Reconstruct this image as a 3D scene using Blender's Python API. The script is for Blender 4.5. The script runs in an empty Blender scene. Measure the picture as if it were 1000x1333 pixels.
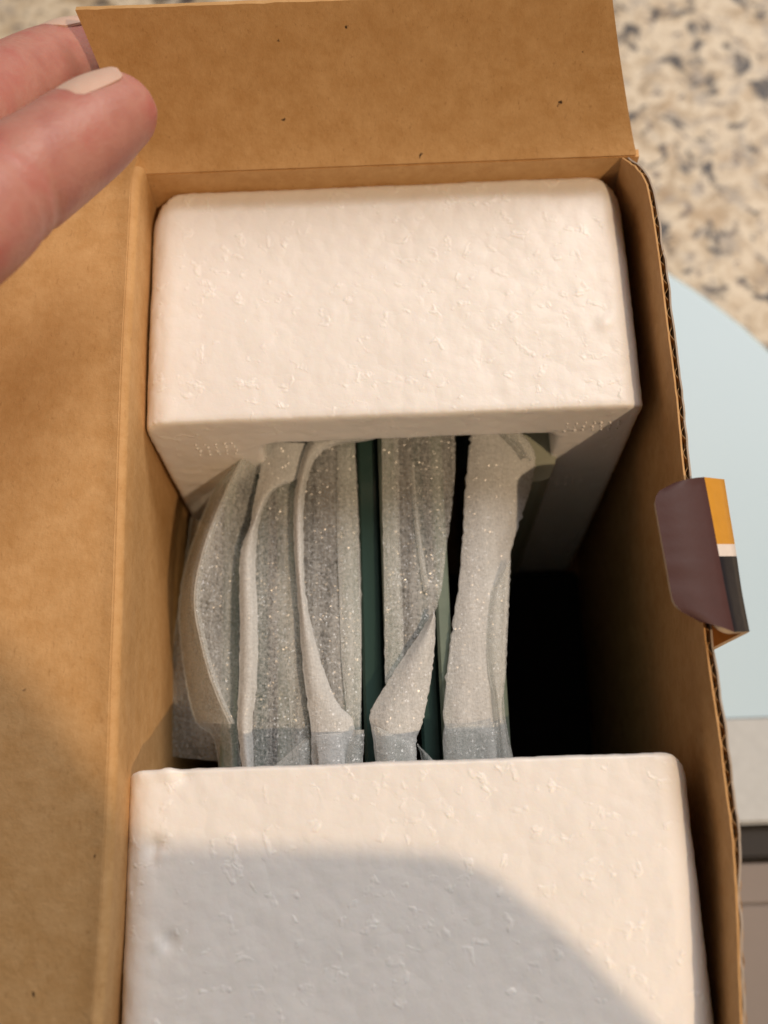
import bpy, bmesh, math, random
import numpy as np
from mathutils import Vector, noise, Matrix, Euler
random.seed(4)
S = bpy.context.scene
COL = S.collection
ZF = 0.110                      # height of the polystyrene tops above the counter (metres)

# ------------------------------------------------------------------ camera
cam_d = bpy.data.cameras.new("camera"); cam = bpy.data.objects.new("camera", cam_d); COL.objects.link(cam)
CAM_LOC = Vector((-0.00011, -0.13155, 0.19082 + ZF)); CAM_ROT = Euler((0.33153, 0.02206, -0.03164), 'XYZ')
cam.location = CAM_LOC; cam.rotation_euler = CAM_ROT
cam_d.sensor_fit = 'VERTICAL'; cam_d.sensor_height = 36.0
F_PX = 1522.56; cam_d.lens = F_PX / 1333.0 * 36.0
cam_d.clip_start = 0.005; cam_d.clip_end = 20
cam_d.dof.use_dof = True; cam_d.dof.focus_distance = 0.200; cam_d.dof.aperture_fstop = cam_d.lens / 3.4
S.camera = cam

# ------------------------------------------------------------------ room light
w = bpy.data.worlds.new("World"); S.world = w; w.use_nodes = True
bg = w.node_tree.nodes['Background']; bg.inputs[0].default_value = (1.0, 0.92, 0.84, 1); bg.inputs[1].default_value = 0.06
LD = Vector((0.50, -0.46, 1.0)).normalized()
lamp_d = bpy.data.lights.new("ceiling_lamp", 'AREA'); lamp_d.shape = 'DISK'; lamp_d.size = 0.015
lamp_d.energy = 11.4; lamp_d.color = (1.0, 0.70, 0.43)
lamp = bpy.data.objects.new("ceiling_lamp", lamp_d); COL.objects.link(lamp)
lamp.location = Vector((0, -0.07, ZF)) + LD * 1.5
lamp.rotation_euler = LD.to_track_quat('Z', 'Y').to_euler()
win_d = bpy.data.lights.new("window_light", 'AREA'); win_d.shape = 'RECTANGLE'; win_d.size = 0.9; win_d.size_y = 0.9
win_d.energy = 26.5; win_d.color = (1.0, 0.925, 0.87)
win = bpy.data.objects.new("window_light", win_d); COL.objects.link(win)
WD = Vector((0.42, 0.62, 0.80)).normalized()
win.location = Vector((0, -0.07, ZF)) + WD * 1.9; win.rotation_euler = WD.to_track_quat('Z', 'Y').to_euler()
S.view_settings.view_transform = 'Standard'; S.view_settings.look = 'None'
S.view_settings.exposure = 0.02; S.view_settings.gamma = 1.0
S.cycles.max_bounces = 10; S.cycles.transparent_max_bounces = 24; S.cycles.diffuse_bounces = 5
S.cycles.sample_clamp_indirect = 4.0

# ------------------------------------------------------------------ helpers
_M = CAM_ROT.to_matrix()
def at(px, py, z):
    """point of the place seen at a pixel of the 1000 x 1333 photograph, at height z (mm) over the foam tops"""
    d = _M @ Vector(((px - 500) / F_PX, -(py - 666.5) / F_PX, -1))
    zz = ZF + z / 1000.0
    return CAM_LOC + d * ((zz - CAM_LOC.z) / d.z)
def link(name, me, mats=None, parent=None):
    o = bpy.data.objects.new(name, me); COL.objects.link(o)
    for m in (mats if isinstance(mats, (list, tuple)) else [mats] if mats else []): me.materials.append(m)
    if parent: o.parent = parent
    return o
def empty(name, loc=(0, 0, 0)):
    o = bpy.data.objects.new(name, None); COL.objects.link(o); o.location = loc; o.empty_display_size = 0.01
    return o
def tag(o, label=None, cat=None, group=None, kind=None):
    if label: o['label'] = label
    if cat: o['category'] = cat
    if group: o['group'] = group
    if kind: o['kind'] = kind
    return o
def pyd(name, v, f, mats=None, parent=None, smooth=True, midx=None):
    me = bpy.data.meshes.new(name); me.from_pydata([tuple(p) for p in v], [], f); me.update()
    if smooth: me.polygons.foreach_set('use_smooth', [True] * len(me.polygons))
    if midx is not None: me.polygons.foreach_set('material_index', midx)
    return link(name, me, mats, parent)
def prism(pts, axis, a, b):
    """closed solid from a 2D outline; axis 'y': pts are (x,z), 'z': pts are (x,y)"""
    n = len(pts)
    mk = (lambda p, t: (p[0], t, p[1])) if axis == 'y' else (lambda p, t: (p[0], p[1], t))
    bm = bmesh.new()
    A = [bm.verts.new(mk(p, a)) for p in pts]; B = [bm.verts.new(mk(p, b)) for p in pts]
    bm.faces.new(A); bm.faces.new(B[::-1])
    for i in range(n): bm.faces.new((A[i], B[i], B[(i + 1) % n], A[(i + 1) % n]))
    bmesh.ops.recalc_face_normals(bm, faces=bm.faces)
    me = bpy.data.meshes.new("prism"); bm.to_mesh(me); bm.free(); return me
def rrect(x0, y0, x1, y1, r, n=8):
    """rounded rectangle, r = radii at (x0y0, x1y0, x1y1, x0y1)"""
    out = []
    for (cx, cy, a0, rr) in ((x0 + r[0], y0 + r[0], 180, r[0]), (x1 - r[1], y0 + r[1], 270, r[1]), (x1 - r[2], y1 - r[2], 0, r[2]), (x0 + r[3], y1 - r[3], 90, r[3])):
        if rr < 1e-6: out.append((cx, cy)); continue
        for k in range(n + 1):
            a = math.radians(a0 + 90 * k / n); out.append((cx + rr * math.cos(a), cy + rr * math.sin(a)))
    return out
def evaluated(o, name):
    dg = bpy.context.evaluated_depsgraph_get(); dg.update()
    me = bpy.data.meshes.new_from_object(o.evaluated_get(dg)); me.name = name; return me
def cr(P, t):
    """Catmull-Rom through rows of control points (numpy, first axis)"""
    n = len(P); t = min(max(t, 0), n - 1 - 1e-9); i = int(t); f = t - i
    p0 = P[max(i - 1, 0)]; p1 = P[i]; p2 = P[i + 1]; p3 = P[min(i + 2, n - 1)]
    return 0.5 * (2 * p1 + (p2 - p0) * f + (2 * p0 - 5 * p1 + 4 * p2 - p3) * f * f + (3 * p1 - p0 - 3 * p2 + p3) * f ** 3)

# ------------------------------------------------------------------ materials
class NT:
    def __init__(s, name):
        s.m = bpy.data.materials.new(name); s.m.use_nodes = True; s.t = s.m.node_tree
        s.t.nodes.clear(); s.out = s.t.nodes.new('ShaderNodeOutputMaterial')
        s.co = s.t.nodes.new('ShaderNodeTexCoord').outputs['Object']
    def n(s, typ, **kw):
        nd = s.t.nodes.new('ShaderNode' + typ)
        for k, v in kw.items():
            if k == 'props':
                for a, b in v.items(): setattr(nd, a, b)
            else:
                key = int(k[1:]) if k[0] == 'i' and k[1:].isdigit() else k.replace('_', ' ')
                inp = nd.inputs[key]
                if hasattr(v, 'is_linked') or hasattr(v, 'links'): s.t.links.new(v, inp)
                else: inp.default_value = v
        return nd
    def noise(s, scale, detail=3, rough=0.55, co=None, dist=0):
        return s.n('TexNoise', Vector=co or s.co, Scale=scale, Detail=detail, Roughness=rough, Distortion=dist).outputs['Fac']
    def vor(s, scale, feat='F1', co=None, out='Distance', rnd=1.0):
        return s.n('TexVoronoi', Vector=co or s.co, Scale=scale, Randomness=rnd, props={'feature': feat}).outputs[out]
    def ramp(s, fac, stops, interp='LINEAR'):
        nd = s.n('ValToRGB', Fac=fac); r = nd.color_ramp; r.interpolation = interp
        while len(r.elements) < len(stops): r.elements.new(0.5)
        for e, (p, c) in zip(r.elements, stops):
            e.position = p; e.color = (c, c, c, 1) if isinstance(c, (int, float)) else (*c, 1)
        return nd.outputs['Color']
    def math(s, op, a, b=0.0, c=0.0, clamp=False):
        return s.n('Math', i0=a, i1=b, i2=c, props={'operation': op, 'use_clamp': clamp}).outputs[0]
    def mix(s, fac, a, b, blend='MIX'):
        nd = s.t.nodes.new('ShaderNodeMix'); nd.data_type = 'RGBA'; nd.blend_type = blend
        for i, v in ((0, fac), (6, a), (7, b)):
            if hasattr(v, 'is_linked'): s.t.links.new(v, nd.inputs[i])
            elif isinstance(v, tuple): nd.inputs[i].default_value = (*v[:3], 1)
            else: nd.inputs[i].default_value = v
        return nd.outputs[2]
    def scaled(s, x, y, z, rot=(0, 0, 0)):
        return s.n('Mapping', Vector=s.co, Scale=(x, y, z), Rotation=rot).outputs[0]
    def bump(s, h, dist, strength=1.0, normal=None):
        kw = {'Height': h, 'Distance': dist, 'Strength': strength}
        if normal is not None: kw['Normal'] = normal
        return s.n('Bump', **kw).outputs[0]
    def pbr(s, color, rough=0.6, normal=None, spec=0.4, **kw):
        b = s.n('BsdfPrincipled')
        for key, v in dict(Base_Color=color, Roughness=rough, Specular_IOR_Level=spec, **kw).items():
            inp = b.inputs[key.replace('_', ' ')]
            if hasattr(v, 'is_linked'): s.t.links.new(v, inp)
            elif isinstance(v, tuple) and len(v) == 3 and inp.type == 'RGBA': inp.default_value = (*v, 1)
            else: inp.default_value = v
        if normal is not None: s.t.links.new(normal, b.inputs['Normal'])
        s.t.links.new(b.outputs[0], s.out.inputs[0]); return s.m

def mat_kraft(name, tone=1.0):
    t = NT(name)
    big = t.ramp(t.noise(24, 5, 0.6), [(0.1, 0.0), (0.9, 1.0)]); mid = t.noise(260, 4, 0.7)
    c = t.mix(big, (0.49 * tone, 0.275 * tone, 0.102 * tone), (0.57 * tone, 0.335 * tone, 0.140 * tone))
    c = t.mix(t.ramp(mid, [(0.35, 0.0), (0.7, 1.0)]), c, (0.62 * tone, 0.385 * tone, 0.175 * tone))
    fib = t.noise(1.0, 3, 0.7, co=t.scaled(1500, 500, 900))
    c = t.mix(t.ramp(fib, [(0.60, 0.0), (0.74, 0.55)]), c, (0.36 * tone, 0.19 * tone, 0.07 * tone))
    # sparse dark flecks of recycled pulp
    cell = t.n('TexVoronoi', Vector=t.n('Mapping', Vector=t.mix(0.0018, t.co, t.n('TexNoise', Vector=t.co, Scale=900.0).outputs['Color']), Scale=(240, 170, 210)).outputs[0], Scale=1.0)
    pick = t.ramp(t.n('SeparateColor', Color=cell.outputs['Color']).outputs[0], [(0.80, 0.0), (0.84, 1.0)])
    fleck = t.math('MULTIPLY', t.ramp(cell.outputs['Distance'], [(0.04, 1.0), (0.09, 0.0)]), pick)
    c = t.mix(fleck, c, (0.05, 0.028, 0.014))
    h = t.math('ADD', t.noise(700, 3, 0.7), t.math('MULTIPLY', t.noise(90, 3), 1.5))
    return t.pbr(c, t.math('MULTIPLY_ADD', mid, 0.15, 0.60), t.bump(h, 0.00022, 0.7), spec=0.25)
KRAFT = mat_kraft('kraft_board')
KRAFT_EDGE = mat_kraft('cut_board_edge', 1.05)

def mat_flat(name, col, rough=0.5, spec=0.4, grain=0.12, sc=400, bumpd=0.0001):
    t = NT(name); n = t.noise(sc, 4, 0.6); c = t.mix(n, tuple(x * (1 - grain) for x in col), tuple(x * (1 + grain) for x in col))
    return t.pbr(c, t.math('MULTIPLY_ADD', n, 0.15, rough - 0.07), t.bump(n, bumpd, 0.6), spec=spec)
PRINT_BROWN = mat_flat('brown_print', (0.070, 0.030, 0.029), 0.55, 0.3)
PRINT_YELLOW = mat_flat('yellow_print', (0.62, 0.30, 0.035), 0.42, 0.4)
PRINT_WHITE = mat_flat('white_print', (0.78, 0.72, 0.68), 0.45, 0.4)
PRINT_BLACK = mat_flat('black_print', (0.012, 0.012, 0.018), 0.36, 0.5)
CUT_PAPER = mat_flat('pale_cut_paper', (0.66, 0.54, 0.40), 0.7, 0.2)
LINER_GREY = mat_flat('grey_outer_liner', (0.42, 0.36, 0.30), 0.6, 0.3)

def mat_eps():
    t = NT('polystyrene')
    wob = t.mix(0.0022, t.co, t.n('TexNoise', Vector=t.co, Scale=240.0, Detail=2.0).outputs['Color'])
    bead = t.vor(300, 'F1', co=wob)
    edge = t.vor(300, 'DISTANCE_TO_EDGE', co=wob)
    own = t.n('SeparateColor', Color=t.vor(300, 'F1', co=wob, out='Color')).outputs
    # here and there part of a bead's rim stands up as a thin curl
    curl = t.math('MULTIPLY', t.ramp(edge, [(0.0, 0.6), (0.08, 1.0), (0.30, 0.0)]), t.ramp(t.noise(380, 2, 0.5), [(0.56, 0.0), (0.68, 1.0)]))
    curl = t.math('MULTIPLY', curl, t.ramp(own[0], [(0.50, 0.0), (0.60, 1.0)]))
    patch = t.ramp(t.noise(140, 2, 0.5), [(0.38, 0.15), (0.62, 1.0)])
    lumps = t.noise(330, 2, 0.5, dist=0.5)
    dome = t.math('MULTIPLY', t.math('MULTIPLY', bead, -0.36), patch)
    h = t.math('ADD', dome, t.math('MULTIPLY', lumps, 0.20))
    h = t.math('ADD', h, t.math('MULTIPLY', curl, 0.30))
    h = t.math('ADD', h, t.math('MULTIPLY', t.noise(80, 2), 0.25))
    h = t.math('ADD', h, t.math('MULTIPLY', t.noise(1400, 2), 0.07))
    c = t.mix(t.noise(90, 3), (0.86, 0.845, 0.825), (0.90, 0.888, 0.87))
    c = t.mix(t.math('MULTIPLY', curl, 0.8), c, (0.95, 0.945, 0.93))  # curls whitened, a highlight painted into the colour
    return t.pbr(c, t.math('MULTIPLY_ADD', lumps, 0.25, 0.32), t.bump(h, 0.00075, 0.52), spec=0.5,
                 Subsurface_Weight=0.25, Subsurface_Radius=(0.0035, 0.0028, 0.0022), Subsurface_Scale=1.0)
EPS = mat_eps()
NUB = mat_flat('polystyrene_nub', (0.92, 0.90, 0.87), 0.35, 0.5)

def mat_wrap(name, dens):
    """thin foamed polyethylene: semi-transparent, fibrous, with many tiny glossy facets"""
    t = NT(name)
    f1 = t.noise(1.0, 3, 0.7, co=t.scaled(3600, 1300, 1700)); f2 = t.noise(1.0, 2, 0.6, co=t.scaled(1100, 2300, 1300, (0, 0, 0.7)))
    blot = t.noise(55, 3)
    a = t.math('ADD', t.math('MULTIPLY', t.math('SUBTRACT', f1, 0.5), 0.7), t.math('MULTIPLY', t.math('SUBTRACT', f2, 0.5), 0.45))
    a = t.math('ADD', a, t.math('MULTIPLY', t.math('SUBTRACT', blot, 0.5), 0.30))
    streak = t.noise(1.0, 3, 0.6, co=t.scaled(900, 45, 500))
    a = t.math('ADD', a, t.math('MULTIPLY', t.math('SUBTRACT', streak, 0.5), 0.40))
    a = t.math('ADD', a, dens, clamp=True)
    cell = t.n('TexVoronoi', Vector=t.co, Scale=3600.0)
    geo = t.n('NewGeometry').outputs['Normal']
    rv = t.n('VectorMath', i0=cell.outputs['Color'], i1=(0.5, 0.5, 0.5), props={'operation': 'SUBTRACT'}).outputs[0]
    rv = t.n('VectorMath', i0=rv, props={'operation': 'SCALE'}, Scale=1.5).outputs[0]
    nn = t.n('VectorMath', i0=t.n('VectorMath', i0=geo, i1=rv, props={'operation': 'ADD'}).outputs[0], props={'operation': 'NORMALIZE'}).outputs[0]
    bn = t.bump(t.math('ADD', f1, f2), 0.0003, 0.5)
    dif = t.n('BsdfDiffuse', Color=(0.86, 0.88, 0.89, 1), Normal=bn).outputs[0]
    trl = t.n('BsdfTranslucent', Color=(0.82, 0.85, 0.87, 1), Normal=bn).outputs[0]
    body = t.n('MixShader', i0=0.28, i1=dif, i2=trl).outputs[0]
    trn = t.n('BsdfTransparent', Color=(0.97, 0.98, 0.97, 1)).outputs[0]
    s1 = t.n('MixShader', i0=a, i1=trn, i2=body).outputs[0]
    gl = t.n('BsdfGlossy', Color=(1, 1, 1, 1), Roughness=0.27, Normal=nn).outputs[0]
    sel = t.ramp(t.n('SeparateColor', Color=cell.outputs['Color']).outputs[2], [(0.55, 0.0), (0.62, 1.0)])
    s2 = t.n('MixShader', i0=t.math('MULTIPLY', t.math('MULTIPLY', sel, t.ramp(t.noise(70, 2), [(0.35, 0.3), (0.65, 1.0)])), 0.055), i1=s1, i2=gl).outputs[0]
    t.t.links.new(s2, t.out.inputs[0]); return t.m
WRAP = mat_wrap('foam_wrap', 0.235)
WRAP3 = mat_wrap('foam_wrap_fold', 0.8)
WRAP2 = mat_wrap('foam_wrap_double', 0.64)

def mat_granite():
    t = NT('granite')
    wob = t.mix(0.010, t.co, t.n('TexNoise', Vector=t.co, Scale=60.0, Detail=4.0).outputs['Color'])
    n1 = t.noise(90, 5, 0.65, co=wob, dist=0.5); n2 = t.noise(150, 4, 0.6, co=wob); n3 = t.noise(98, 5, 0.66, dist=0.7)
    c = t.ramp(n1, [(0.30, (0.34, 0.25, 0.155)), (0.43, (0.52, 0.43, 0.30)), (0.52, (0.74, 0.67, 0.54)), (0.62, (0.50, 0.41, 0.285)), (0.74, (0.70, 0.65, 0.56))])
    c = t.mix(t.ramp(n2, [(0.54, 0.0), (0.64, 0.7)]), c, (0.38, 0.35, 0.31))
    c = t.mix(t.ramp(t.noise(80, 4, 0.6, co=t.scaled(1, 1, 1, (1, 2, 0.5))), [(0.56, 0.0), (0.66, 0.6)]), c, (0.40, 0.27, 0.13))
    c = t.mix(t.ramp(n3, [(0.545, 0.0), (0.615, 0.96)]), c, (0.022, 0.018, 0.022))
    c = t.mix(t.ramp(t.noise(230, 3, 0.6, dist=0.5), [(0.60, 0.0), (0.66, 0.8)]), c, (0.12, 0.09, 0.085))
    return t.pbr(c, 0.42, None, spec=0.3)
GRANITE = mat_granite()

t = NT('tinted_glass'); GLASS = t.pbr((0.045, 0.10, 0.088), 0.10, t.bump(t.noise(900, 2), 0.00001, 0.3), spec=0.5)
t = NT('dark_glass_edge'); GLASS_DARK = t.pbr((0.030, 0.062, 0.055), 0.2, t.bump(t.noise(900, 2), 0.00001, 0.3), spec=0.5)
t = NT('ground_glass_edge'); GLASS_EDGE = t.pbr(t.mix(t.noise(500, 3), (0.13, 0.175, 0.145), (0.19, 0.235, 0.195)), 0.28, None, spec=0.6)
t = NT('pale_green_glass'); GLASS_PALE = t.pbr(t.mix(t.noise(200, 3), (0.30, 0.32, 0.26), (0.34, 0.36, 0.29)), 0.25, None, spec=0.5)
t = NT('pale_blue_glass'); BLUE = t.pbr(t.mix(t.noise(40, 3), (0.51, 0.70, 0.85), (0.53, 0.72, 0.87)), 0.30, t.bump(t.noise(300, 2), 0.00003, 0.3), spec=0.25)
t = NT('teal_glass_edge'); TEAL = t.pbr((0.16, 0.27, 0.27), 0.2, None, spec=0.6)
GREY = mat_flat('pale_grey_plastic', (0.50, 0.55, 0.585), 0.45, 0.4)
RUBBER = mat_flat('black_rubber', (0.014, 0.013, 0.014), 0.5, 0.4)
TAUPE = mat_flat('taupe_board', (0.235, 0.21, 0.20), 0.5, 0.3, grain=0.12, sc=60)
BLOCKER = mat_flat('dark_blocker_shell', (0.03, 0.03, 0.035), 0.4, 0.5)

def mat_skin():
    t = NT('skin')
    n = t.noise(95, 3, 0.55); f = t.noise(260, 4, 0.6)
    c = t.ramp(n, [(0.32, (0.40, 0.145, 0.125)), (0.5, (0.50, 0.235, 0.195)), (0.68, (0.46, 0.135, 0.122))])
    c = t.mix(t.math('MULTIPLY', f, 0.35), c, (0.50, 0.27, 0.215))
    lines = t.noise(1.0, 3, 0.6, co=t.scaled(420, 1300, 700, (0, 0, 0.6)))
    h = t.math('ADD', t.math('MULTIPLY', lines, 0.7), t.vor(1300))
    return t.pbr(c, 0.47, t.bump(h, 0.00011, 0.45), spec=0.38, Subsurface_Weight=0.35, Subsurface_Radius=(0.0035, 0.0012, 0.0007), Subsurface_Scale=1.0)
SKIN = mat_skin()
t = NT('fingernail'); NAIL = t.pbr(t.mix(t.noise(1.0, 2, co=t.scaled(300, 60, 300)), (0.66, 0.45, 0.37), (0.74, 0.54, 0.45)), 0.28, None, spec=0.5, Subsurface_Weight=0.2, Subsurface_Radius=(0.002, 0.001, 0.0008))

# ------------------------------------------------------------------ counter
v = [(-1.2, -0.9, 0), (1.2, -0.9, 0), (1.2, 1.2, 0), (-1.2, 1.2, 0), (-1.2, -0.9, -0.03), (1.2, -0.9, -0.03), (1.2, 1.2, -0.03), (-1.2, 1.2, -0.03)]
o = pyd('counter', v, [(0, 1, 2, 3), (7, 6, 5, 4), (0, 4, 5, 1), (1, 5, 6, 2), (2, 6, 7, 3), (3, 7, 4, 0)], GRANITE, smooth=False)
tag(o, kind='structure')

# pale blue panel with grey border and black near edge
root = empty('glass_topped_panel', (0.095, -0.03, 0))
tag(root, 'pale blue glass topped panel with curved far edge and black strip, right of the box', 'panel')
def put(name, me, mats, parent):
    o = link(name, me, mats, parent); o.location = -Vector(parent.location); return o
arc = []
for p in ((870, 355), (900, 374), (935, 399), (968, 425), (1000, 455)):
    q = at(*p, -102); arc.append((q.x, q.y))
cx, cy = arc[-1]
left = [(0.0565, -0.0885), (0.0565, 0.052), (0.0605, 0.0545), (0.068, 0.0515)]
right = [(cx + 0.0105, cy - 0.016), (cx + 0.0175, cy - 0.034), (cx + 0.021, cy - 0.055), (cx + 0.021, -0.0885)]
outl = (left + [a for a in arc] + right)[::-1]
def shrink(pts, d):
    n = len(pts); out = []
    for i in range(n):
        a = Vector(pts[i - 1]); b = Vector(pts[i]); c = Vector(pts[(i + 1) % n])
        n1 = (b - a).normalized(); n2 = (c - b).normalized()
        m = (Vector((-n1.y, n1.x)) + Vector((-n2.y, n2.x))).normalized()
        out.append((b.x - m.x * d, b.y - m.y * d))
    return out
area = sum(outl[i - 1][0] * outl[i][1] - outl[i][0] * outl[i - 1][1] for i in range(len(outl)))
if area < 0: outl = outl[::-1]
put('glass_edge', prism(shrink(outl, 0.0), 'z', 0.004, 0.0078), TEAL, root)
put('glass_top', prism(shrink(outl, -0.0007), 'z', 0.0075, 0.0082), BLUE, root)
def rbox(name, x0, x1, y0, y1, z0, z1, r, mats, parent=None):
    me = prism(rrect(x0, y0, x1, y1, (r,) * 4, 4), 'z', z0, z1)
    bm = bmesh.new(); bm.from_mesh(me)
    ed = [e for e in bm.edges if abs(e.verts[0].co.z - z1) < 1e-7 and abs(e.verts[1].co.z - z1) < 1e-7]
    bmesh.ops.bevel(bm, geom=ed, offset=min(r, (z1 - z0)) * 0.35, segments=3, affect='EDGES')
    bm.to_mesh(me); bm.free()
    for p in me.polygons: p.use_smooth = False
    return link(name, me, mats, parent)
for nm, y0, y1, z0, z1, mt in (('grey_border', -0.1135, -0.0877, 0.001, 0.0085, GREY), ('black_strip', -0.1215, -0.1138, 0.001, 0.0055, RUBBER)):
    o = rbox(nm, 0.0565, cx + 0.021, y0, y1, z0, z1, 0.002, mt, root); o.location = -Vector(root.location)
o = link('backing_plate', prism(shrink(outl, -0.004), 'z', 0.0005, 0.0039), GREY, root); o.location = -Vector(root.location)
r2 = empty('taupe_board', (0.11, -0.17, 0)); tag(r2, 'smooth taupe brown board with a seam, by the lower right corner of the box', 'board')
for nm, y0, y1 in (('plank', -0.1318, -0.1225), ('plank', -0.24, -0.13195)):
    o = rbox(nm, 0.0568, 0.24, y0, y1, 0.0005, 0.005, 0.0012, TAUPE, r2); o.location = -Vector(r2.location)

# ------------------------------------------------------------------ cardboard box
YB, YN = 0.0012, -0.1580
box = empty('cardboard_box', (0, -0.078, 0))
tag(box, 'open brown corrugated cardboard box holding two white foam blocks and wrapped glass', 'box')
BO = -Vector(box.location)
def cpart(o): o.location = BO; return o
def sheet_solid(name, grid, thick, mats, parent, flip=False, nz=0.00012, edge_m=0):
    """grid[i][j] points -> a board of real thickness (offset along the normals)"""
    G = np.array([[tuple(p) for p in r] for r in grid]); R_, C_ = G.shape[:2]
    du = np.gradient(G, axis=1); dv = np.gradient(G, axis=0); N = np.cross(du, dv); N /= np.linalg.norm(N, axis=2, keepdims=True) + 1e-12
    if flip: N = -N
    B = G - N * thick
    V = np.concatenate([G.reshape(-1, 3), B.reshape(-1, 3)]); o_ = R_ * C_; F = []; mi = []
    for i in range(R_ - 1):
        for j in range(C_ - 1):
            a, b, c, d = i * C_ + j, i * C_ + j + 1, (i + 1) * C_ + j + 1, (i + 1) * C_ + j
            F.append((a, d, c, b) if flip else (a, b, c, d)); mi.append(0)
            q = (a + o_, b + o_, c + o_, d + o_); F.append(q if flip else q[::-1]); mi.append(1)
    per = [j for j in range(C_)] + [i * C_ + C_ - 1 for i in range(1, R_)] + [(R_ - 1) * C_ + j for j in range(C_ - 2, -1, -1)] + [i * C_ for i in range(R_ - 2, 0, -1)]
    for k in range(len(per)):
        a, b = per[k], per[(k + 1) % len(per)]; q = (b, a, a + o_, b + o_)
        F.append(q[::-1] if flip else q); mi.append(2)
    o = pyd(name, V, F, mats, parent, smooth=True, midx=mi)
    n_ = len(per); keys = {tuple(sorted((per[k] + q, per[(k + 1) % n_] + q))) for k in range(n_) for q in (0, o_)}
    for e in o.data.edges:
        if tuple(sorted(e.vertices)) in keys: e.use_edge_sharp = True
    for p in o.data.polygons:
        if p.material_index == 2: p.use_smooth = False
    return o
def resample(P, step):
    P = [Vector(p) for p in P]; n = len(P); A = np.array([tuple(p) for p in P])
    fine = [Vector(cr(A, t)) for t in np.linspace(0, n - 1, 60 * n)]
    out = [fine[0]]; acc = 0
    for a, b in zip(fine, fine[1:]):
        acc += (b - a).length
        if acc >= step: out.append(b); acc = 0
    out.append(fine[-1]); return out
def wall_grid(rim, base, n_down, crease=None, jag=0.0, seed=0):
    """rim, base: equal lists of points; rows run from the rim down"""
    rows = []
    for k in range(n_down + 1):
        f = (k / n_down) ** 1.6
        row = []
        for i, (a, b) in enumerate(zip(rim, base)):
            p = a.lerp(b, f)
            nn = noise.noise(Vector((p.x * 60 + seed, p.y * 45, p.z * 45))) * 0.0005 * min(1, f * 4 + 0.25)
            if k == 0 and jag: p = p + Vector((0, 0, noise.noise(Vector((p.y * 900, seed, 3))) * jag))
            row.append(p + Vector((nn, 0, 0)) if abs(rim[0].y - rim[-1].y) > 0.05 else p + Vector((0, nn, 0)))
        rows.append(row)
    return rows
# right wall: two liners with a wavy medium between them, bowed outwards, raw cut rim
rim_px = ((825, 190), (843, 222), (855, 250), (868, 330), (880, 420), (893, 520), (903, 620), (919, 720), (931, 830), (941, 900), (950, 960), (958, 1025), (967, 1090), (973, 1180), (976, 1260), (979, 1333), (979, 1400), (972, 1450))
rim = [at(x, y, 9.5 + (1.5 if 620 < y < 1000 else 0)) for x, y in rim_px]
rim[0].z = ZF + 0.0062
rim = resample(rim, 0.0012)
TH = 0.0013
inner = [Vector((p.x - TH * 1.0, p.y, p.z)) for p in rim]
base_i = [Vector((0.0478, p.y, 0.0022)) for p in rim]
g_in = wall_grid(inner, base_i, 14, jag=0.0003, seed=1)
wall = sheet_solid('wall', g_in, 0.0003, [KRAFT, KRAFT, KRAFT_EDGE], box); cpart(wall); wall['label'] = 'right wall bowed outward with a raw corrugated rim'
outer = [Vector((p.x - 0.0003 - 0.0006 * min(1, max(0, (-0.122 - p.y) / 0.008)) + noise.noise(Vector((p.y * 220, 7, 0))) * 0.00025, p.y, p.z + noise.noise(Vector((p.y * 300, 1, 4))) * 0.0005)) for p in rim]
base_o = [Vector((0.0478 + TH, p.y, 0.0022)) for p in rim]
o = sheet_solid('outer_liner', wall_grid(outer, base_o, 8, jag=0.0003, seed=2), 0.0003, [KRAFT, LINER_GREY, LINER_GREY], wall)
FLUTE = mat_kraft('fluting_paper', 0.62); fine = resample([Vector(p) for p in rim], 0.0004); ph = 0
top_r = []; bot_r = []
for i, p in enumerate(fine):
    s = math.sin(i * 0.0004 / 0.0036 * 2 * math.pi + noise.noise(Vector((p.y * 100, 0, 0))) * 1.2)
    xx = p.x - TH * 0.5 - 0.0001 + s * 0.00040 * (1 - 0.75 * min(1, max(0, (-0.122 - p.y) / 0.008)))
    top_r.append(Vector((xx, p.y, p.z - 0.0003 + noise.noise(Vector((p.y * 700, 2, 8))) * 0.0004))); bot_r.append(Vector((xx - (p.x - 0.0478 - TH) * 0.15, p.y, p.z - 0.02)))
sheet_solid('fluting', [top_r, [a.lerp(b, 0.5) for a, b in zip(top_r, bot_r)], bot_r], 0.00011, [FLUTE, FLUTE, FLUTE], wall)
# left wall with a soft bend at its rim, and the long flap folded out
lf = [at(x, y, 9.0) for x, y in ((176, 216), (169, 245), (166, 300), (162, 370), (157, 460), (153, 560), (149, 680), (145, 800), (141, 900), (138, 1000), (131, 1150), (124, 1260), (117, 1345), (112, 1400), (108, 1440))]
lf = resample(lf, 0.002)
XW = -0.0462
rows = []
RB = 0.0016
for k in range(6):                     # bend
    a = math.radians(90 * k / 5 * 0.92)
    rows.append([Vector((p.x + RB * math.sin(a) , p.y, p.z - RB * (1 - math.cos(a)))) for p in lf])
for f in (0.06, 0.12, 0.2, 0.3, 0.42, 0.55, 0.7, 0.85, 1.0):
    rows.append([Vector((rows[5][i].x * (1 - min(1, f * 2.2)) + (XW - 0.0004) * min(1, f * 2.2) + noise.noise(Vector((f * 4, p.y * 40, 2))) * 0.0005, p.y, (p.z - RB) * (1 - f) + 0.0022 * f)) for i, p in enumerate(lf)])
rows = rows[::-1]
o = sheet_solid('wall', rows, 0.0016, [KRAFT, LINER_GREY, KRAFT_EDGE], box, flip=True); cpart(o); WL = o
flap = []
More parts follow.
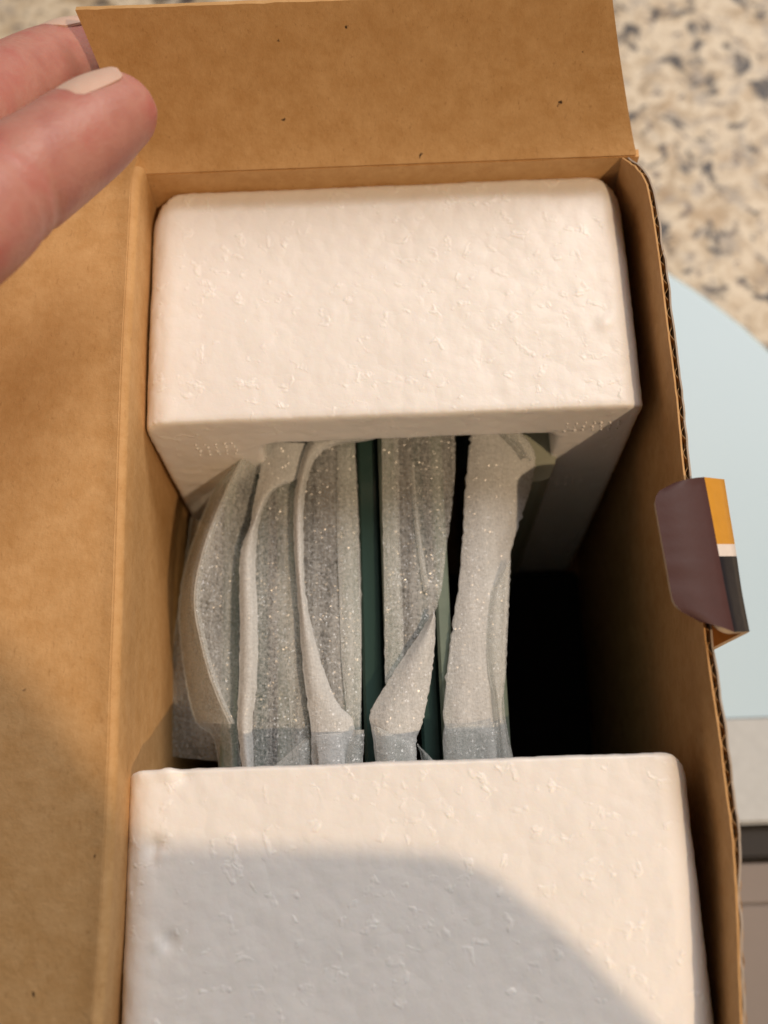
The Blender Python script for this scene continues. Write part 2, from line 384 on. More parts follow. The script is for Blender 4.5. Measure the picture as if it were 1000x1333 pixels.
for f in (0, 0.006, 0.012, 0.02, 0.032, 0.05, 0.08, 0.14, 0.24, 0.36, 0.5, 0.66, 0.82, 1.0):
    flap.append([Vector((p.x + 0.0004 - f * 0.086, p.y + 0.0022, p.z - 0.00003 * math.exp(-(f / 0.004) ** 2) + 0.00004 - 0.0005 * min(1, f / 0.03) - f * 0.006 + 0.0008 * noise.noise(Vector((f * 3, p.y * 25, 5))) * min(1, f * 12))) for p in lf])
o = sheet_solid('flap', flap, 0.0016, [KRAFT, LINER_GREY, KRAFT_EDGE], box, flip=True); cpart(o); FL = o; o['label'] = 'long left flap folded out flat'
# far wall and its short flap, leaning back
bl, br = at(184, 226, 6.5), at(833, 201, 6.5)
NX = 48
top = [bl.lerp(br, i / NX) for i in range(NX + 1)]
rows = []
for k in range(10):
    f = (k / 9) ** 1.5
    rows.append([Vector((p.x * (1 - f) + (XW + (0.0478 - XW) * i / NX) * f, p.y * (1 - min(1, f * 3)) + YB * min(1, f * 3) + 0.0003 * noise.noise(Vector((p.x * 60, f * 3, 1))), (p.z - 0.0006) * (1 - f) + 0.0022 * f)) for i, p in enumerate(top)])
o = sheet_solid('wall', rows, 0.0016, [KRAFT, LINER_GREY, KRAFT_EDGE], box, flip=True); cpart(o); WB = o
tl, tr = at(98, 13, 30), at(796, -12, 30)
bl2, br2 = at(183.5, 226.5, 6.0), at(828, 201.5, 6.0)
rows = []
for k in range(15):
    f = k / 14
    row = []
    for i in range(NX + 1):
        u = i / NX
        p = bl2.lerp(br2, u).lerp(tl.lerp(tr, u), f)
        d = 0.0004 * noise.noise(Vector((u * 5, f * 2, 3))) + 0.0012 * math.sin(f * math.pi) - (0.0006 * math.exp(-(f / 0.06) ** 2))
        jag = 0.0003 * noise.noise(Vector((u * 60, 1, 1))) if k == 14 else 0
        row.append(p + Vector((0, d * 0.6 + jag, -d * 0.8)))
    rows.append(row)
o = sheet_solid('flap', rows, 0.0015, [KRAFT, LINER_GREY, KRAFT_EDGE], box, flip=False); cpart(o); FB = o; o['label'] = 'short far flap leaning back'
# near wall (under the frame) and bottom
rows = [[Vector((XW + (0.0478 - XW) * i / 20, YN - 0.0004 * noise.noise(Vector((i * .3, k, 0))), (ZF + 0.009) * (1 - k / 6) + 0.0022 * k / 6)) for i in range(21)] for k in range(7)]
o = sheet_solid('wall', rows, 0.0016, [KRAFT, LINER_GREY, KRAFT_EDGE], box, flip=True); cpart(o)
rows = [[Vector((XW - 0.0012 + (0.0506 - XW) * i / 8, YN - 0.001 + (YB - YN + 0.002) * k / 8, 0.0021)) for i in range(9)] for k in range(9)]
o = sheet_solid('bottom', rows, 0.0018, [KRAFT, LINER_GREY, KRAFT_EDGE], box, flip=False); cpart(o)

# printed closing tab bent over the right rim
def tabpts(zi, zo):
    return zi, zo
cols = []
# v runs from the far end (0) to the near end (1); u from the inner rounded end across the fold to the outer edge
far_in, near_in = at(851, 640, 16.5), at(874, 800, 16.5)
inn = [at(858, 627, 16.5), at(851, 645, 16.4), at(855, 690, 16.3), at(862, 735, 16.3), at(871, 785, 16.3), at(878, 799, 16.4)]
NV = 26
def lerp_poly(P, f):
    return Vector(cr(np.array([tuple(p) for p in P]), f * (len(P) - 1)))
fold = [at(917, 621, 15.0), at(926, 668, 15.0), at(935, 716, 15.0), at(945, 770, 15.0), at(956, 823, 15.0)]
outr = [at(943, 624, 11.5), at(950, 668, 11.5), at(958, 716, 11.5), at(966, 770, 11.5), at(976, 822, 11.5)]
NU = 12
grid = []; 
for j in range(NV + 1):
    f = j / NV
    pf, po = lerp_poly(fold, f), lerp_poly(outr, f)
    pi_ = at(849 + 30 * f, 634 + 166 * f, 16.3)
    # rounded inner corners
    e = min(f, 1 - f); rc = 0.13
    cut = 0 if e > rc else (1 - math.sqrt(max(0, 1 - ((rc - e) / rc) ** 2)))
    pi_ = pi_.lerp(pf, cut * 0.42)
    pi_ = pi_ + Vector((0, (0.0012 if f > 0.5 else -0.0008) * 0, noise.noise(Vector((f * 9, 0, 1))) * 0.0002))
    row = [pi_.lerp(pf, (i / 7)) + Vector((0, 0, 0.0006 * math.sin(i / 7 * math.pi))) for i in range(8)]
    row += [pf.lerp(po, k / 3) for k in (1, 2, 3)]
    grid.append(row)
    wl = Vector((po.x - 0.0028, po.y, ZF - 0.004))
    row += [po.lerp(wl, 0.06) + Vector((0.0001, 0, -0.0002)), po.lerp(wl, 0.5), wl]
o = sheet_solid('closing_tab', grid, 0.0011, [PRINT_BROWN, KRAFT, CUT_PAPER, PRINT_YELLOW, PRINT_WHITE, PRINT_BLACK], box, flip=True); cpart(o); TAB = o
o['label'] = 'rounded tab with brown, yellow, white and black print'
nC = len(grid[0])
# print colours on the upper face: brown up to the fold, then yellow / white / black along the outer strip
k = 0
for p in o.data.polygons:
    if p.material_index == 0:
        idx = k; k += 1
        i, j = idx // (nC - 1), idx % (nC - 1)
        if j >= 7: p.material_index = 3 if i < 12 else (4 if i < 14 else 5)
o = sheet_solid('tab_core', [[r[0] + Vector((0.0002, 0, -0.0008)) + Vector(((0.0000 if (q % 2) else 0.0009) if s else 0, 0, 0)) for q, r in enumerate(grid) if 3 <= q <= 24] for s in (0, 1)], 0.0002, [KRAFT, KRAFT, KRAFT_EDGE], TAB)

# ------------------------------------------------------------------ polystyrene end blocks
def eps_block(name, x0, x1, y0, y1, ztop, plan_r, top_r, cut, label, dents=()):
    prof = rrect(x0, 0.0030, x1, ztop, (0.001, 0.001, top_r[1], top_r[0]), 8)
    plan = rrect(x0 - 0.0, y0, x1 + 0.0, y1, plan_r, 8)
    a = link(name, prism(prof, 'y', y0 - 0.01, y1 + 0.01)); b = link('cutter', prism(plan, 'z', -0.01, ztop + 0.02)); c = link('cutter', prism(cut[0], 'y', cut[1], cut[2]))
    m = a.modifiers.new('i', 'BOOLEAN'); m.operation = 'INTERSECT'; m.object = b; m.solver = 'EXACT'
    m = a.modifiers.new('d', 'BOOLEAN'); m.operation = 'DIFFERENCE'; m.object = c; m.solver = 'EXACT'
    m = a.modifiers.new('r', 'REMESH'); m.mode = 'VOXEL'; m.voxel_size = 0.00075
    me = evaluated(a, name)
    for q in (a, b, c): bpy.data.objects.remove(q)
    n = len(me.vertices); co = np.zeros(n * 3); me.vertices.foreach_get('co', co); co = co.reshape(-1, 3)
    nr = np.zeros(n * 3); me.vertices.foreach_get('normal', nr); nr = nr.reshape(-1, 3)
    for i in range(n):
        p = Vector(co[i])
        if p.z < ZF - 0.06: continue
        d = 0.00006 * noise.noise(p * 330) + 0.00013 * noise.noise(p * 105) + 0.00008 * noise.noise(p * 700)
        for (c_, r_, a_) in dents:
            q = (p - c_).length / r_
            if q < 2.5: d += a_ * math.exp(-q * q)
        co[i] += nr[i] * d
    me.vertices.foreach_set('co', co.ravel()); me.polygons.foreach_set('use_smooth', [True] * len(me.polygons)); me.update()
    me.transform(Matrix.Translation((0, -(y0 + y1) / 2, 0)))
    o = link(name, me, EPS); o.location = (0, (y0 + y1) / 2, 0)
    return tag(o, label, 'foam block', 'foam blocks at the two ends of the box')
YF = -0.0476
opening = [(-0.0250, 0.0), (0.0305, 0.0), (0.0305, ZF - 0.0135), (0.0290, ZF - 0.0112), (-0.0225, ZF - 0.0112), (-0.0250, ZF - 0.0125)]
far = eps_block('foam_block', -0.0452, 0.0452, YF, 0.0006, ZF, (0.0012, 0.0022, 0.0075, 0.0075), (0.0058, 0.0045), (opening, YF - 0.01, YF + 0.030),
                'white polystyrene block at the far end, fully lit, under the back flap',
                dents=[(Vector((-0.0452, YF, ZF)), 0.0016, -0.0006), (Vector((0.039, -0.031, ZF)), 0.0012, 0.0006)])
YK = -0.1082
near = eps_block('foam_block', -0.0452, 0.0452, -0.1575, YK, ZF + 0.001, (0.004, 0.004, 0.0045, 0.0016), (0.0050, 0.0052), (opening, YK - 0.030, YK + 0.01),
                 'white polystyrene block at the near end with a grey shadow across it',
                 dents=[(at(200, 1105, 1), 0.0016, -0.0011), (at(208, 1113, 1), 0.0009, 0.0007), (at(218, 1226, 1), 0.0013, -0.0008), (at(205, 1228, 1), 0.001, 0.0005), (at(175, 1003, 1), 0.0012, 0.0007), (at(218, 1003, 1), 0.0014, 0.0006), (at(240, 1010, 1), 0.0012, -0.0006)])
# moulding vent marks on the far block's front face
def vent(px0, py0, nx, nz, dx, dz, x0, zz0):
    bm = bmesh.new()
    for i in range(nx):
        for k in range(nz):
            c = Vector((x0 + dx * i + random.uniform(-.00025, .00025), YF - far.location.y - 0.0001, zz0 - dz * k + random.uniform(-.0002, .0002)))
            bmesh.ops.create_icosphere(bm, subdivisions=2, radius=random.uniform(0.00018, 0.00034), matrix=Matrix.Translation(c))
    me = bpy.data.meshes.new('vent_mark'); bm.to_mesh(me); bm.free()
    for p in me.polygons: p.use_smooth = True
    o = link('vent_mark', me, EPS, far); o['kind'] = 'stuff'; return o
vent(0, 0, 5, 4, 0.0017, 0.0017, -0.0368, ZF - 0.0100)
vent(0, 0, 7, 3, 0.0016, 0.0016, 0.0318, ZF - 0.0068)
vent(0, 0, 5, 3, 0.0016, 0.0018, 0.0318, ZF - 0.0350)

# ------------------------------------------------------------------ glass panes standing on edge between the blocks
def pane(px, label, ztop=-20.0, th=0.0032, tilt=0.0, y0=-0.134, y1=-0.0215, py=760, em=None):
    c = at(px, py, ztop); zt = ZF + ztop / 1000
    r = empty('glass_plate', (c.x, (y0 + y1) / 2, 0.0035)); h = zt - 0.0035
    tag(r, label, 'glass plate', 'glass plates packed upright between the foam blocks')
    L = (y1 - y0) / 2
    body = prism(rrect(-L, 0, L, h, (0.002, 0.002, 0.012, 0.012), 6), 'y', -th / 2, th / 2)
    body.transform(Matrix.Rotation(math.radians(90), 4, 'Z'))
    link('plate_body', body, GLASS, r)
    e = prism([(-th / 2, h + 0.00005), (th / 2, h + 0.00005), (th / 2 - 0.0005, h + 0.0006), (-th / 2 + 0.0005, h + 0.0006)], 'y', -L + 0.012, L - 0.012)
    link('ground_edge', e, em or GLASS_EDGE, r)
    r.rotation_euler = (0, tilt, 0); return r
pane(300, 'glass plate under the leftmost wrap, edge up', -31)
pane(372, 'glass plate under the second wrap from the left', -26)
pane(455, 'glass plate left of the widest dark green gap', -24)
pane(509, 'glass plate with pale edge right of the widest dark green gap', -20.5)
pane(575, 'glass plate whose bare edge shows beside the twisted wrap', -21.5, th=0.0026)
pane(640, 'glass plate under the rightmost wrap', -25)
pane(483, 'dark green glass plate filling the widest gap between the wraps', -23.5, th=0.0040, em=GLASS_DARK)
pane(553, 'dark green glass plate just left of the plate with a bare edge', -25, th=0.0036, em=GLASS_DARK)
pane(340, 'dark glass plate in the thin gap right of the leftmost wrap', -27, th=0.0026, em=GLASS_DARK)
r = empty('pit_shade_plate', (0.029, -0.078, 0.0045)); tag(r, 'added near black plate standing in for shade at the bottom right of the box', 'added shade plate')  # added plate, its near-black colour stands in for the pit's deep shade
PIT_SHADE = mat_flat('painted_pit_shade', (0.024, 0.024, 0.028), 0.6, 0.15)
o = rbox('plate_body', 0.0115, 0.0462, -0.1060, -0.0490, 0.0045, 0.0090, 0.002, PIT_SHADE, r); o.location = -Vector(r.location)
# pale corner of a pane beyond the rightmost wrap
r = empty('glass_plate', (0.0262, -0.045, 0.0035)); tag(r, 'pale green glass corner showing past the top of the rightmost wrap', 'glass plate', 'glass plates packed upright between the foam blocks')
a = [at(655, 556, -23), at(729, 556, -23), at(726, 585, -23), at(722, 606, -23), at(715, 622, -23), at(704, 626, -23), at(655, 630, -23)]
bm = bmesh.new(); T_ = [bm.verts.new(Vector(p) - r.location) for p in a]; B_ = [bm.verts.new(Vector((p.x - 0.001, p.y, 0.0035)) - r.location) for p in a]
for q in a[:2]: pass
bm.faces.new(T_); bm.faces.new(B_[::-1])
for i in range(len(a)): bm.faces.new((T_[i], B_[i], B_[(i + 1) % len(a)], T_[(i + 1) % len(a)]))
bmesh.ops.recalc_face_normals(bm, faces=bm.faces)
for v_ in T_[:2]: v_.co.y += 0.008
me = bpy.data.meshes.new('plate_body'); bm.to_mesh(me); bm.free(); link('plate_body', me, GLASS_PALE, r)

# ------------------------------------------------------------------ foam wrapping sheets
def sheet(name, rows, mat, label=None, parent=None, wr=0.00035, seed=0, nu=7, nv=9, thick=0.00018, ragged=0.00025, fold=()):
    A = np.array([[tuple(at(*p)) for p in r] for r in rows]); R_, C_ = A.shape[:2]
    M1 = np.array([cr(A, t) for t in np.linspace(0, R_ - 1, (R_ - 1) * nv + 1)])
    B = np.stack([cr(M1.swapaxes(0, 1), t) for t in np.linspace(0, C_ - 1, (C_ - 1) * nu + 1)], 1)
    H, W_ = B.shape[:2]
    for i in range(H):
        for j in range(W_):
            p = Vector(B[i, j]); q = Vector((p.x * 110 + seed * 7, p.y * 34, p.z * 60))
            B[i, j] += np.array((noise.noise(q) * wr * 0.7, 0, noise.noise(q + Vector((9, 3, 1))) * wr + 0.5 * wr * noise.noise(p * 380)))
            if j in (0, W_ - 1): B[i, j] += np.array((noise.noise(Vector((i * 0.9, seed, j))) * ragged, 0, 0))
    V = B.reshape(-1, 3); F = [(i * W_ + j, i * W_ + j + 1, (i + 1) * W_ + j + 1, (i + 1) * W_ + j) for i in range(H - 1) for j in range(W_ - 1)]
    if parent is None:
        c = Vector(V.mean(0)); V = V - np.array(c)
    else: V = V - np.array(parent.location)
    o = pyd(name, V, F, [mat, WRAP2], parent)
    if parent is None: o.location = c
    m = o.modifiers.new('thickness', 'SOLIDIFY'); m.thickness = thick; m.offset = 0; m.material_offset_rim = 1
    if label: tag(o, label, 'wrapping sheet', 'foam sheets wrapped round the glass plates')
    for j in fold:                                  # the bead of doubled foam along a folded edge
        P = V.reshape(H, W_, 3)[:, j]; tv = []; tf = []; K_ = 6
        for i in range(H):
            rr = 0.00017 * (0.75 + 0.5 * noise.noise(Vector((i * 0.35, seed, 5))))
            for k in range(K_):
                a = 2 * math.pi * k / K_; tv.append((P[i][0] + math.cos(a) * rr, P[i][1], P[i][2] + math.sin(a) * rr * 0.7))
        for i in range(H - 1):
            for k in range(K_): tf.append((i * K_ + k, i * K_ + (k + 1) % K_, (i + 1) * K_ + (k + 1) % K_, (i + 1) * K_ + k))
        q = pyd('fold', tv, tf, WRAP3, parent or o)
    return o
# 0 loose sheet low on the left
sheet('foam_sheet', [[(250, 672, -42), (266, 680, -36), (300, 690, -34)], [(236, 770, -43), (256, 775, -38), (300, 780, -35)], [(221, 860, -44), (248, 866, -40), (300, 870, -36)], [(208, 945, -45), (242, 950, -41), (296, 955, -37)], [(203, 982, -46), (240, 986, -43), (290, 991, -40)]], WRAP,
      'dim foam sheet lowest at the left, against the box wall', seed=1)
# 1 leftmost wrap, folded over its pane
L1 = [[(304, 594, -30), (311, 590, -25), (319, 585, -19), (327, 581, -19), (334, 576, -21)],
      [(272, 651, -34), (280, 650, -26), (288, 650, -19), (310, 645, -20), (333, 640, -24)],
      [(245, 725, -36), (253, 726, -27), (261, 725, -19), (287, 722, -21), (316, 716, -26)],
      [(234, 785, -38), (243, 785, -28), (252, 785, -19.5), (283, 790, -22), (314, 790, -28)],
      [(236, 840, -38), (249, 845, -28), (264, 850, -20), (288, 855, -23), (313, 860, -28)],
      [(244, 900, -36), (261, 900, -28), (279, 900, -21), (295, 900, -23), (312, 900, -28)],
      [(254, 940, -33), (274, 941, -28), (297, 942, -23), (304, 943, -25), (310, 944, -28)],
      [(278, 962, -34), (288, 966, -30), (301, 970, -25), (306, 972, -26), (312, 975, -28)],
      [(288, 1022, -36), (294, 1022, -31), (304, 1022, -26), (310, 1022, -27), (318, 1022, -28)]]
s = sheet('foam_sheet', L1, WRAP, 'leftmost tall foam sheet bulging toward the left wall', seed=2)
sheet('turned_edge', [[(r[0][0] + 1, r[0][1], r[0][2] + 1), (r[1][0], r[1][1], r[1][2] + 1), (r[2][0] + 2, r[2][1], r[2][2] + 0.8), (r[2][0] + 9, r[2][1], r[2][2] + 0.4)] for r in L1[:7]], WRAP, parent=s, seed=12, fold=(14,))
# 2 second wrap
Lb = [(348, 575), (342, 600), (337, 625), (331, 655), (325, 687), (315, 712), (312, 745), (313, 820), (311, 895), (309, 945), (318, 1022)]
Rb = [(402, 576), (396, 600), (388, 625), (386, 655), (385, 687), (385, 712), (387, 745), (392, 820), (398, 895), (404, 945), (406, 1022)]
In = [(400, 577), (394, 600), (386, 623), (358, 637), (343, 661), (335, 690), (332, 735), (335, 815), (333, 890), (327, 945), (330, 1010)]
def strip3(L, R, zl, zm, zr, n=5):
    out = []
    for a, b in zip(L, R):
        row = []
        for k in range(n):
            f = k / (n - 1); z = zl * (1 - f) * (1 - 2 * f) + zm * 4 * f * (1 - f) + zr * f * (2 * f - 1)
            row.append((a[0] + (b[0] - a[0]) * f, a[1] + (b[1] - a[1]) * f, z))
        out.append(row)
    return out
s = sheet('foam_sheet', strip3(Lb, Rb, -22, -22, -22), WRAP, 'second tall foam sheet with a curved turned down top', seed=3)
sheet('turned_edge', strip3(Lb, In, -20.5, -19, -20.6), WRAP2, parent=s, seed=13, fold=(0, -1))
sheet('turned_edge', strip3([(370, 640), (371, 740), (374, 860), (380, 950), (384, 1020)], [(385, 640), (386, 740), (393, 860), (402, 950), (405, 1020)], -21.8, -21.4, -21.7), WRAP, parent=s, seed=23)
# 3 third wrap with a bright fold down its left side
Lc = [(404, 570), (394, 596), (385, 644), (384, 707), (389, 782), (394, 857), (401, 915), (406, 950), (408, 1022)]
Rc = [(463, 572), (464, 600), (466, 644), (468, 707), (470, 782), (471, 857), (471, 915), (470, 950), (466, 1022)]
Ic = [(424, 582), (405, 606), (396, 650), (395, 710), (398, 780), (416, 857), (438, 913), (460, 942), (455, 1010)]
s = sheet('foam_sheet', strip3(Lc, Rc, -20.5, -20, -22), WRAP, 'third tall foam sheet with a bright fold down its left side', seed=4)
sheet('turned_edge', strip3(Lc, Ic, -18.8, -17.5, -18.8), WRAP2, parent=s, seed=14, fold=(0, -1))
sheet('turned_edge', strip3([(404, 571), (440, 568), (472, 566), (503, 561)], [(415, 588), (446, 577), (476, 574), (505, 566)], -18.4, -17.4, -18.6), WRAP2, parent=s, seed=24, fold=(0, -1))
sheet('turned_edge', strip3([(440, 580), (440, 700), (445, 850), (452, 935), (450, 1020)], [(462, 580), (467, 700), (470, 850), (469, 935), (464, 1020)], -19.9, -19.8, -21.0), WRAP, parent=s, seed=34)
# 4 twisted wrap
Ld = [(497, 558), (498, 600), (499, 660), (500, 720), (501, 790), (502, 845), (503, 888)]
Rd = [(592, 556), (593, 600), (589, 655), (581, 715), (569, 790), (532, 847), (508, 890)]
s = sheet('foam_sheet', strip3(Ld, Rd, -19.5, -19, -20), WRAP, 'twisted foam sheet curling over to a point beside the wide gap', seed=5)
sheet('turned_edge', strip3([(497, 560), (498, 640), (500, 740), (501, 860), (502, 890)], [(518, 560), (520, 640), (522, 740), (524, 858), (505, 890)], -19.2, -18.8, -19), WRAP, parent=s, seed=15)
sheet('crease', strip3([(535, 600), (540, 680), (552, 770)], [(538, 600), (545, 680), (559, 765)], -18.8, -18.5, -18.8), WRAP, parent=s, seed=25, nu=3)
sheet('twisted_end', strip3([(566, 795), (547, 826), (526, 856), (503, 892), (483, 928), (485, 952), (493, 1022)], [(567, 803), (566, 840), (562, 878), (556, 912), (549, 943), (541, 968), (545, 1022)], -17.5, -15.8, -17.5), WRAP2, parent=s, seed=35, fold=(0, -1))
sheet('turned_edge', strip3([(543, 968), (548, 985), (552, 1022)], [(545, 972), (566, 992), (590, 1022)], -21, -20.5, -21), WRAP, parent=s, seed=45, nu=4)
# 5 rightmost wrap
Le = [(614, 556), (611, 590), (606, 640), (603, 700), (599, 755), (590, 820), (583, 875), (578, 935), (579, 1022)]
Re = [(672, 556), (695, 590), (691, 632), (674, 685), (664, 722), (660, 800), (657, 875), (654, 935), (676, 1022)]
s = sheet('foam_sheet', strip3(Le, Re, -19.5, -19, -23), WRAP2, 'rightmost foam sheet with ragged edge beside the dark gap', seed=6, ragged=0.0005, fold=(0,))
sheet('turned_edge', strip3([(640, 557), (655, 566), (672, 580), (690, 600)], [(664, 554), (680, 566), (692, 580), (698, 596)], -18, -17, -18), WRAP, parent=s, seed=16)
sheet('turned_edge', strip3([(659, 735), (641, 768), (634, 815), (636, 870), (646, 920), (652, 1020)], [(664, 730), (662, 770), (660, 815), (658, 870), (656, 925), (674, 1020)], -19.5, -18.8, -21), WRAP, parent=s, seed=26)

ends = bpy.data.objects
def end_fold(parent, L, R_, z, seed, mat=WRAP): sheet('folded_end', strip3(L, R_, z, z + 0.6, z), mat, parent=ends[parent], seed=seed, nu=4)
end_fold('foam_sheet.002', [(398, 962), (376, 982), (352, 1003), (340, 1020)], [(402, 962), (404, 982), (404, 1003), (404, 1020)], -20.0, 51)
end_fold('foam_sheet.003', [(411, 957), (413, 975), (415, 1000), (416, 1020)], [(446, 954), (448, 975), (452, 1000), (453, 1020)], -17.2, 52, WRAP2)
end_fold('foam_sheet.003', [(462, 950), (455, 970), (450, 1000), (449, 1020)], [(474, 950), (474, 970), (472, 1000), (470, 1020)], -16.8, 53)
end_fold('foam_sheet.004', [(487, 946), (489, 965), (492, 1000), (494, 1020)], [(492, 947), (515, 958), (540, 972), (535, 1020)], -15.2, 54)
end_fold('foam_sheet.005', [(581, 946), (581, 970), (581, 1020)], [(650, 940), (648, 970), (648, 1020)], -17.8, 55)

# ------------------------------------------------------------------ left hand holding the far flap
def tube(bm, pts, rad, n=20, flat=1.0, up=Vector((0, 0, 1)), tip=True):
    P = np.array([tuple(p) for p in pts]); Rr = np.array(rad).reshape(-1, 1)
    rings = []; N_ = (len(pts) - 1) * 6
    ts = list(np.linspace(0, len(pts) - 1, N_ + 1)); prev = None
    for q, t_ in enumerate(ts):
        c = Vector(cr(P, t_)); r = float(cr(Rr, t_)[0]); c2 = Vector(cr(P, min(t_ + 0.05, len(pts) - 1))); c1 = Vector(cr(P, max(t_ - 0.05, 0)))
        d = (c2 - c1).normalized(); s_ = d.cross(up).normalized(); u_ = s_.cross(d).normalized()
        rings.append([bm.verts.new(c + s_ * (math.cos(a) * r) + u_ * (math.sin(a) * r * flat)) for a in [2 * math.pi * k / n for k in range(n)]])
        last = (c, d, s_, u_, r)
        if q == 0: first = (c, d)
    if tip:
        c, d, s_, u_, r = last
        for k in range(1, 6):
            a = math.pi / 2 * k / 6; rr = r * math.cos(a)
            rings.append([bm.verts.new(c + d * (math.sin(a) * r * 0.95) + s_ * (math.cos(b) * rr) + u_ * (math.sin(b) * rr * flat)) for b in [2 * math.pi * i / n for i in range(n)]])
    for A, B in zip(rings, rings[1:]):
        for i in range(n): bm.faces.new((A[i], A[(i + 1) % n], B[(i + 1) % n], B[i]))
    bm.faces.new(rings[0][::-1]); bm.faces.new(rings[-1])
    return last
hb = bmesh.new()
# front finger (pad towards the box), then the one behind it; the rest of the hand lies left of the frame
DORS = Vector((-0.40, 0.40, 0.82)).normalized()
f2 = [at(-330, 505, 46), at(-180, 395, 52), at(-60, 308, 50), at(10, 247, 46), at(76, 200, 43), at(122, 168, 41), at(150, 148, 40)]
tube(hb, f2, [0.0095, 0.0096, 0.0093, 0.0089, 0.0084, 0.0079, 0.0068], flat=0.96, up=DORS)
f1 = [at(-330, 380, 40), at(-190, 270, 42), at(-90, 190, 38), at(-20, 135, 29), at(40, 98, 21), at(85, 76, 16), at(112, 64, 14)]
tube(hb, f1, [0.0092, 0.0093, 0.0088, 0.0082, 0.0076, 0.0070, 0.0060], flat=0.94, up=DORS)
k2, k1 = f2[0], f1[0]
wr_ = k2 + Vector((-0.085, -0.055, 0.012))
for fp, off in ((k2, Vector((0, 0, 0))), (k1, Vector((0.002, 0.006, 0)))):
    tube(hb, [wr_ + off * 3, wr_.lerp(fp, 0.5) + off, fp], [0.020, 0.0165, 0.011], flat=0.8, up=DORS, tip=False)
k3 = k1 + Vector((0.000, 0.018, -0.010)); k4 = k1 + Vector((-0.010, 0.034, -0.018))
for kk, ln in ((k3, 0.058), (k4, 0.044)):
    tube(hb, [wr_ + Vector((0.0, 0.012, 0)), wr_.lerp(kk, 0.55) + Vector((0, 0.004, 0)), kk], [0.018, 0.0155, 0.0095], flat=0.8, up=DORS, tip=False)
    d = Vector((0.55, 0.45, -0.55)).normalized()
    tube(hb, [kk, kk + d * ln * 0.45 + Vector((-.003, 0, 0.004)), kk + d * ln * 0.75, kk + d * ln * 0.9 + Vector((-0.004, -0.003, -0.004))], [0.0092, 0.0086, 0.0078, 0.0068], up=DORS)
tube(hb, [wr_ + Vector((0.01, -0.015, -0.004)), k2 + Vector((-0.035, -0.045, -0.002)), k2 + Vector((-0.004, -0.045, 0.002)), k2 + Vector((0.010, -0.036, 0.004))], [0.017, 0.0125, 0.0105, 0.0085], up=DORS)
tube(hb, [wr_ + Vector((-0.16, -0.10, 0.01)), wr_ + Vector((-0.08, -0.05, 0.004)), wr_ + Vector((0.005, 0.004, 0))], [0.034, 0.029, 0.024], flat=0.8, up=DORS, tip=False)
me = bpy.data.meshes.new('hand'); bmesh.ops.recalc_face_normals(hb, faces=hb.faces); hb.to_mesh(me); hb.free()
tmp = link('hand', me); m = tmp.modifiers.new('r', 'REMESH'); m.mode = 'VOXEL'; m.voxel_size = 0.0010
m = tmp.modifiers.new('s', 'SMOOTH'); m.factor = 0.5; m.iterations = 6
me = evaluated(tmp, 'person'); bpy.data.objects.remove(tmp)
# knuckle folds and pad fullness
joints = [(at(10, 247, 46), (f2[4] - f2[2]).normalized()), (at(-90, 190, 38), (f1[3] - f1[1]).normalized())]
nvx = len(me.vertices); co = np.zeros(nvx * 3); me.vertices.foreach_get('co', co); co = co.reshape(-1, 3)
nr = np.zeros(nvx * 3); me.vertices.foreach_get('normal', nr); nr = nr.reshape(-1, 3)
for i in np.nonzero(co[:, 0] > -0.15)[0]:
    p = Vector(co[i]); d = 0.00028 * noise.noise(p * 120)
    for c, ax in joints:
        q = p - c
        if q.length < 0.016:
            s_ = q.dot(ax); d -= 0.00035 * (math.exp(-((s_ - 0.001) / 0.0009) ** 2) + 0.7 * math.exp(-((s_ + 0.0022) / 0.0008) ** 2))
    co[i] += nr[i] * d
me.vertices.foreach_set('co', co.ravel())
me.polygons.foreach_set('use_smooth', [True] * len(me.polygons)); me.update()
hc = Vector(f2[2]); me.transform(Matrix.Translation(-hc))
hand = link('person', me, SKIN); hand.location = hc
tag(hand, 'bare hand with two fingers gripping the left end of the far flap', 'person')
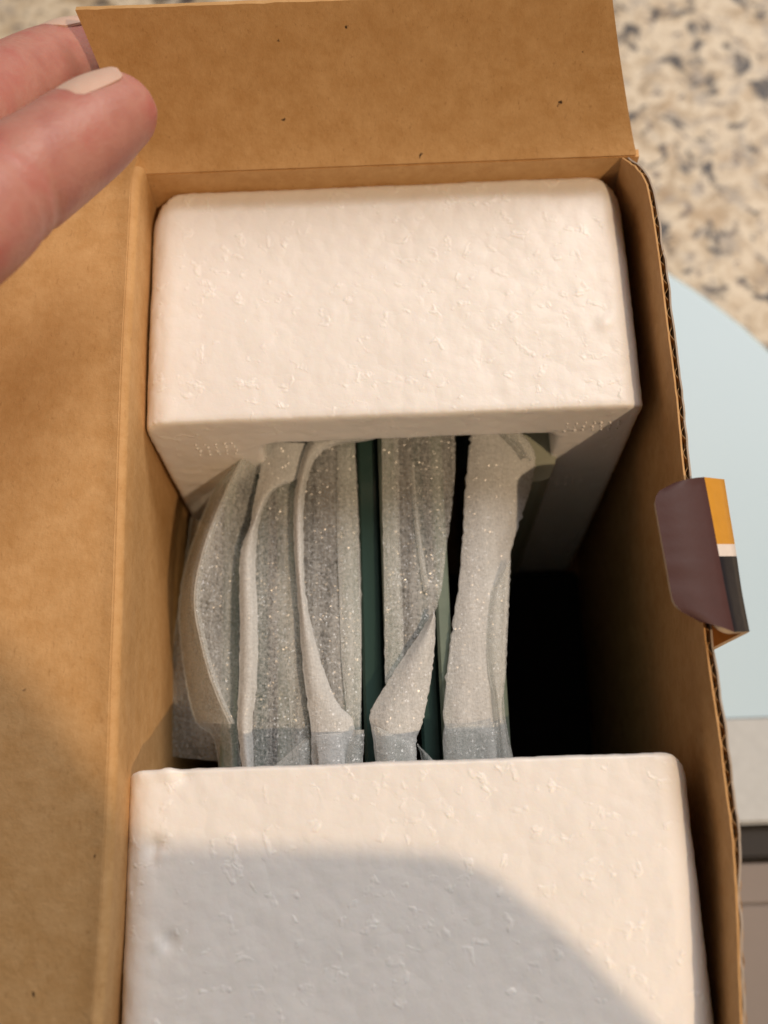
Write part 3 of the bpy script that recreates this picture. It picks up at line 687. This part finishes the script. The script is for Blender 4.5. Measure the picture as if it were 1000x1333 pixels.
def nail(c, axis, up, L, Wd, rad, rz=0.0):
    axis = axis.normalized(); side = axis.cross(up).normalized(); up = side.cross(axis).normalized(); rows = []
    for i in range(13):
        f = i / 12; row = []
        wv = Wd * (0.86 + 0.14 * math.sin(f * math.pi)) * (math.sqrt(max(0.02, 1 - ((0.18 - f) / 0.18) ** 2)) if f < 0.18 else 1) * (1 if f < 0.85 else math.sqrt(max(0.12, 1 - ((f - 0.85) / 0.17) ** 2)))
        for j in range(11):
            a = (j / 10 * 2 - 1) * (wv / 2 / rad)
            row.append(c + axis * (f - 0.5) * L + side * (math.sin(a) * rad) + up * ((math.cos(a) - 1) * rad - 0.0004 * (2 * f - 1) ** 2 * (1 if f > .5 else 1.4)) - Vector(hc))
        rows.append(row)
    o = sheet_solid('fingernail', rows, 0.0005, [NAIL, NAIL, NAIL], hand); 
    nn = o.data.polygons[0].normal
    return o
ax2 = (f2[6] - f2[4]).normalized()
nail(f2[6] - ax2 * 0.0012 + DORS * 0.0075, ax2 - DORS * 0.16, DORS, 0.0105, 0.0108, 0.0072)
ax1 = (f1[6] - f1[4]).normalized()
nail(f1[6] - ax1 * 0.0012 + DORS * 0.0069, ax1 - DORS * 0.16, DORS, 0.0100, 0.0100, 0.0067)

# ------------------------------------------------------------------ unseen blocker for the photographer's phone, outline shaped to the wanted shadow
SH = [(-0.190, -0.056, .68), (-0.115, -0.0600, .66), (-0.085, -0.0720, .60), (-0.068, -0.0860, .50), (-0.056, -0.1020, .40), (-0.047, -0.115, .32), (-0.040, -0.1195, .28), (-0.0030, -0.1215, .245),
      (0.0060, -0.1225, .245), (0.0130, -0.1255, .245), (0.0215, -0.1330, .245), (0.0300, -0.1425, .245), (0.0380, -0.1505, .245), (0.0425, -0.1570, .245), (0.0440, -0.1640, .245)]
def lift(x, y, h):
    p = Vector((x + 0.001, y - 0.0015, ZF)); return p + (lamp.location - p) * (h / (lamp.location.z - ZF))
edge_far = [lift(*q) for q in SH]; edge_near = [lift(x, -0.260, h) for x, y, h in SH]
c0 = edge_far[8]
ph = empty('shadow_blocker', c0); tag(ph, 'unseen dark slab above the near foam block, shaped to cast the shadow on it', 'shadow blocker')
V = [p - c0 + Vector((0, 0, dz)) for dz in (-0.003, 0.003) for p in edge_far + edge_near]; n = len(SH); F = []
for i in range(n - 1):
    F += [(i, i + 1, n + i + 1, n + i), (2 * n + i, 3 * n + i, 3 * n + i + 1, 2 * n + i + 1), (i, 2 * n + i, 2 * n + i + 1, i + 1), (n + i, n + i + 1, 3 * n + i + 1, 3 * n + i)]
F += [(0, n, 3 * n, 2 * n), (n - 1, 3 * n - 1, 4 * n - 1, 2 * n - 1)]
pyd('body', V, F, BLOCKER, ph, smooth=False)
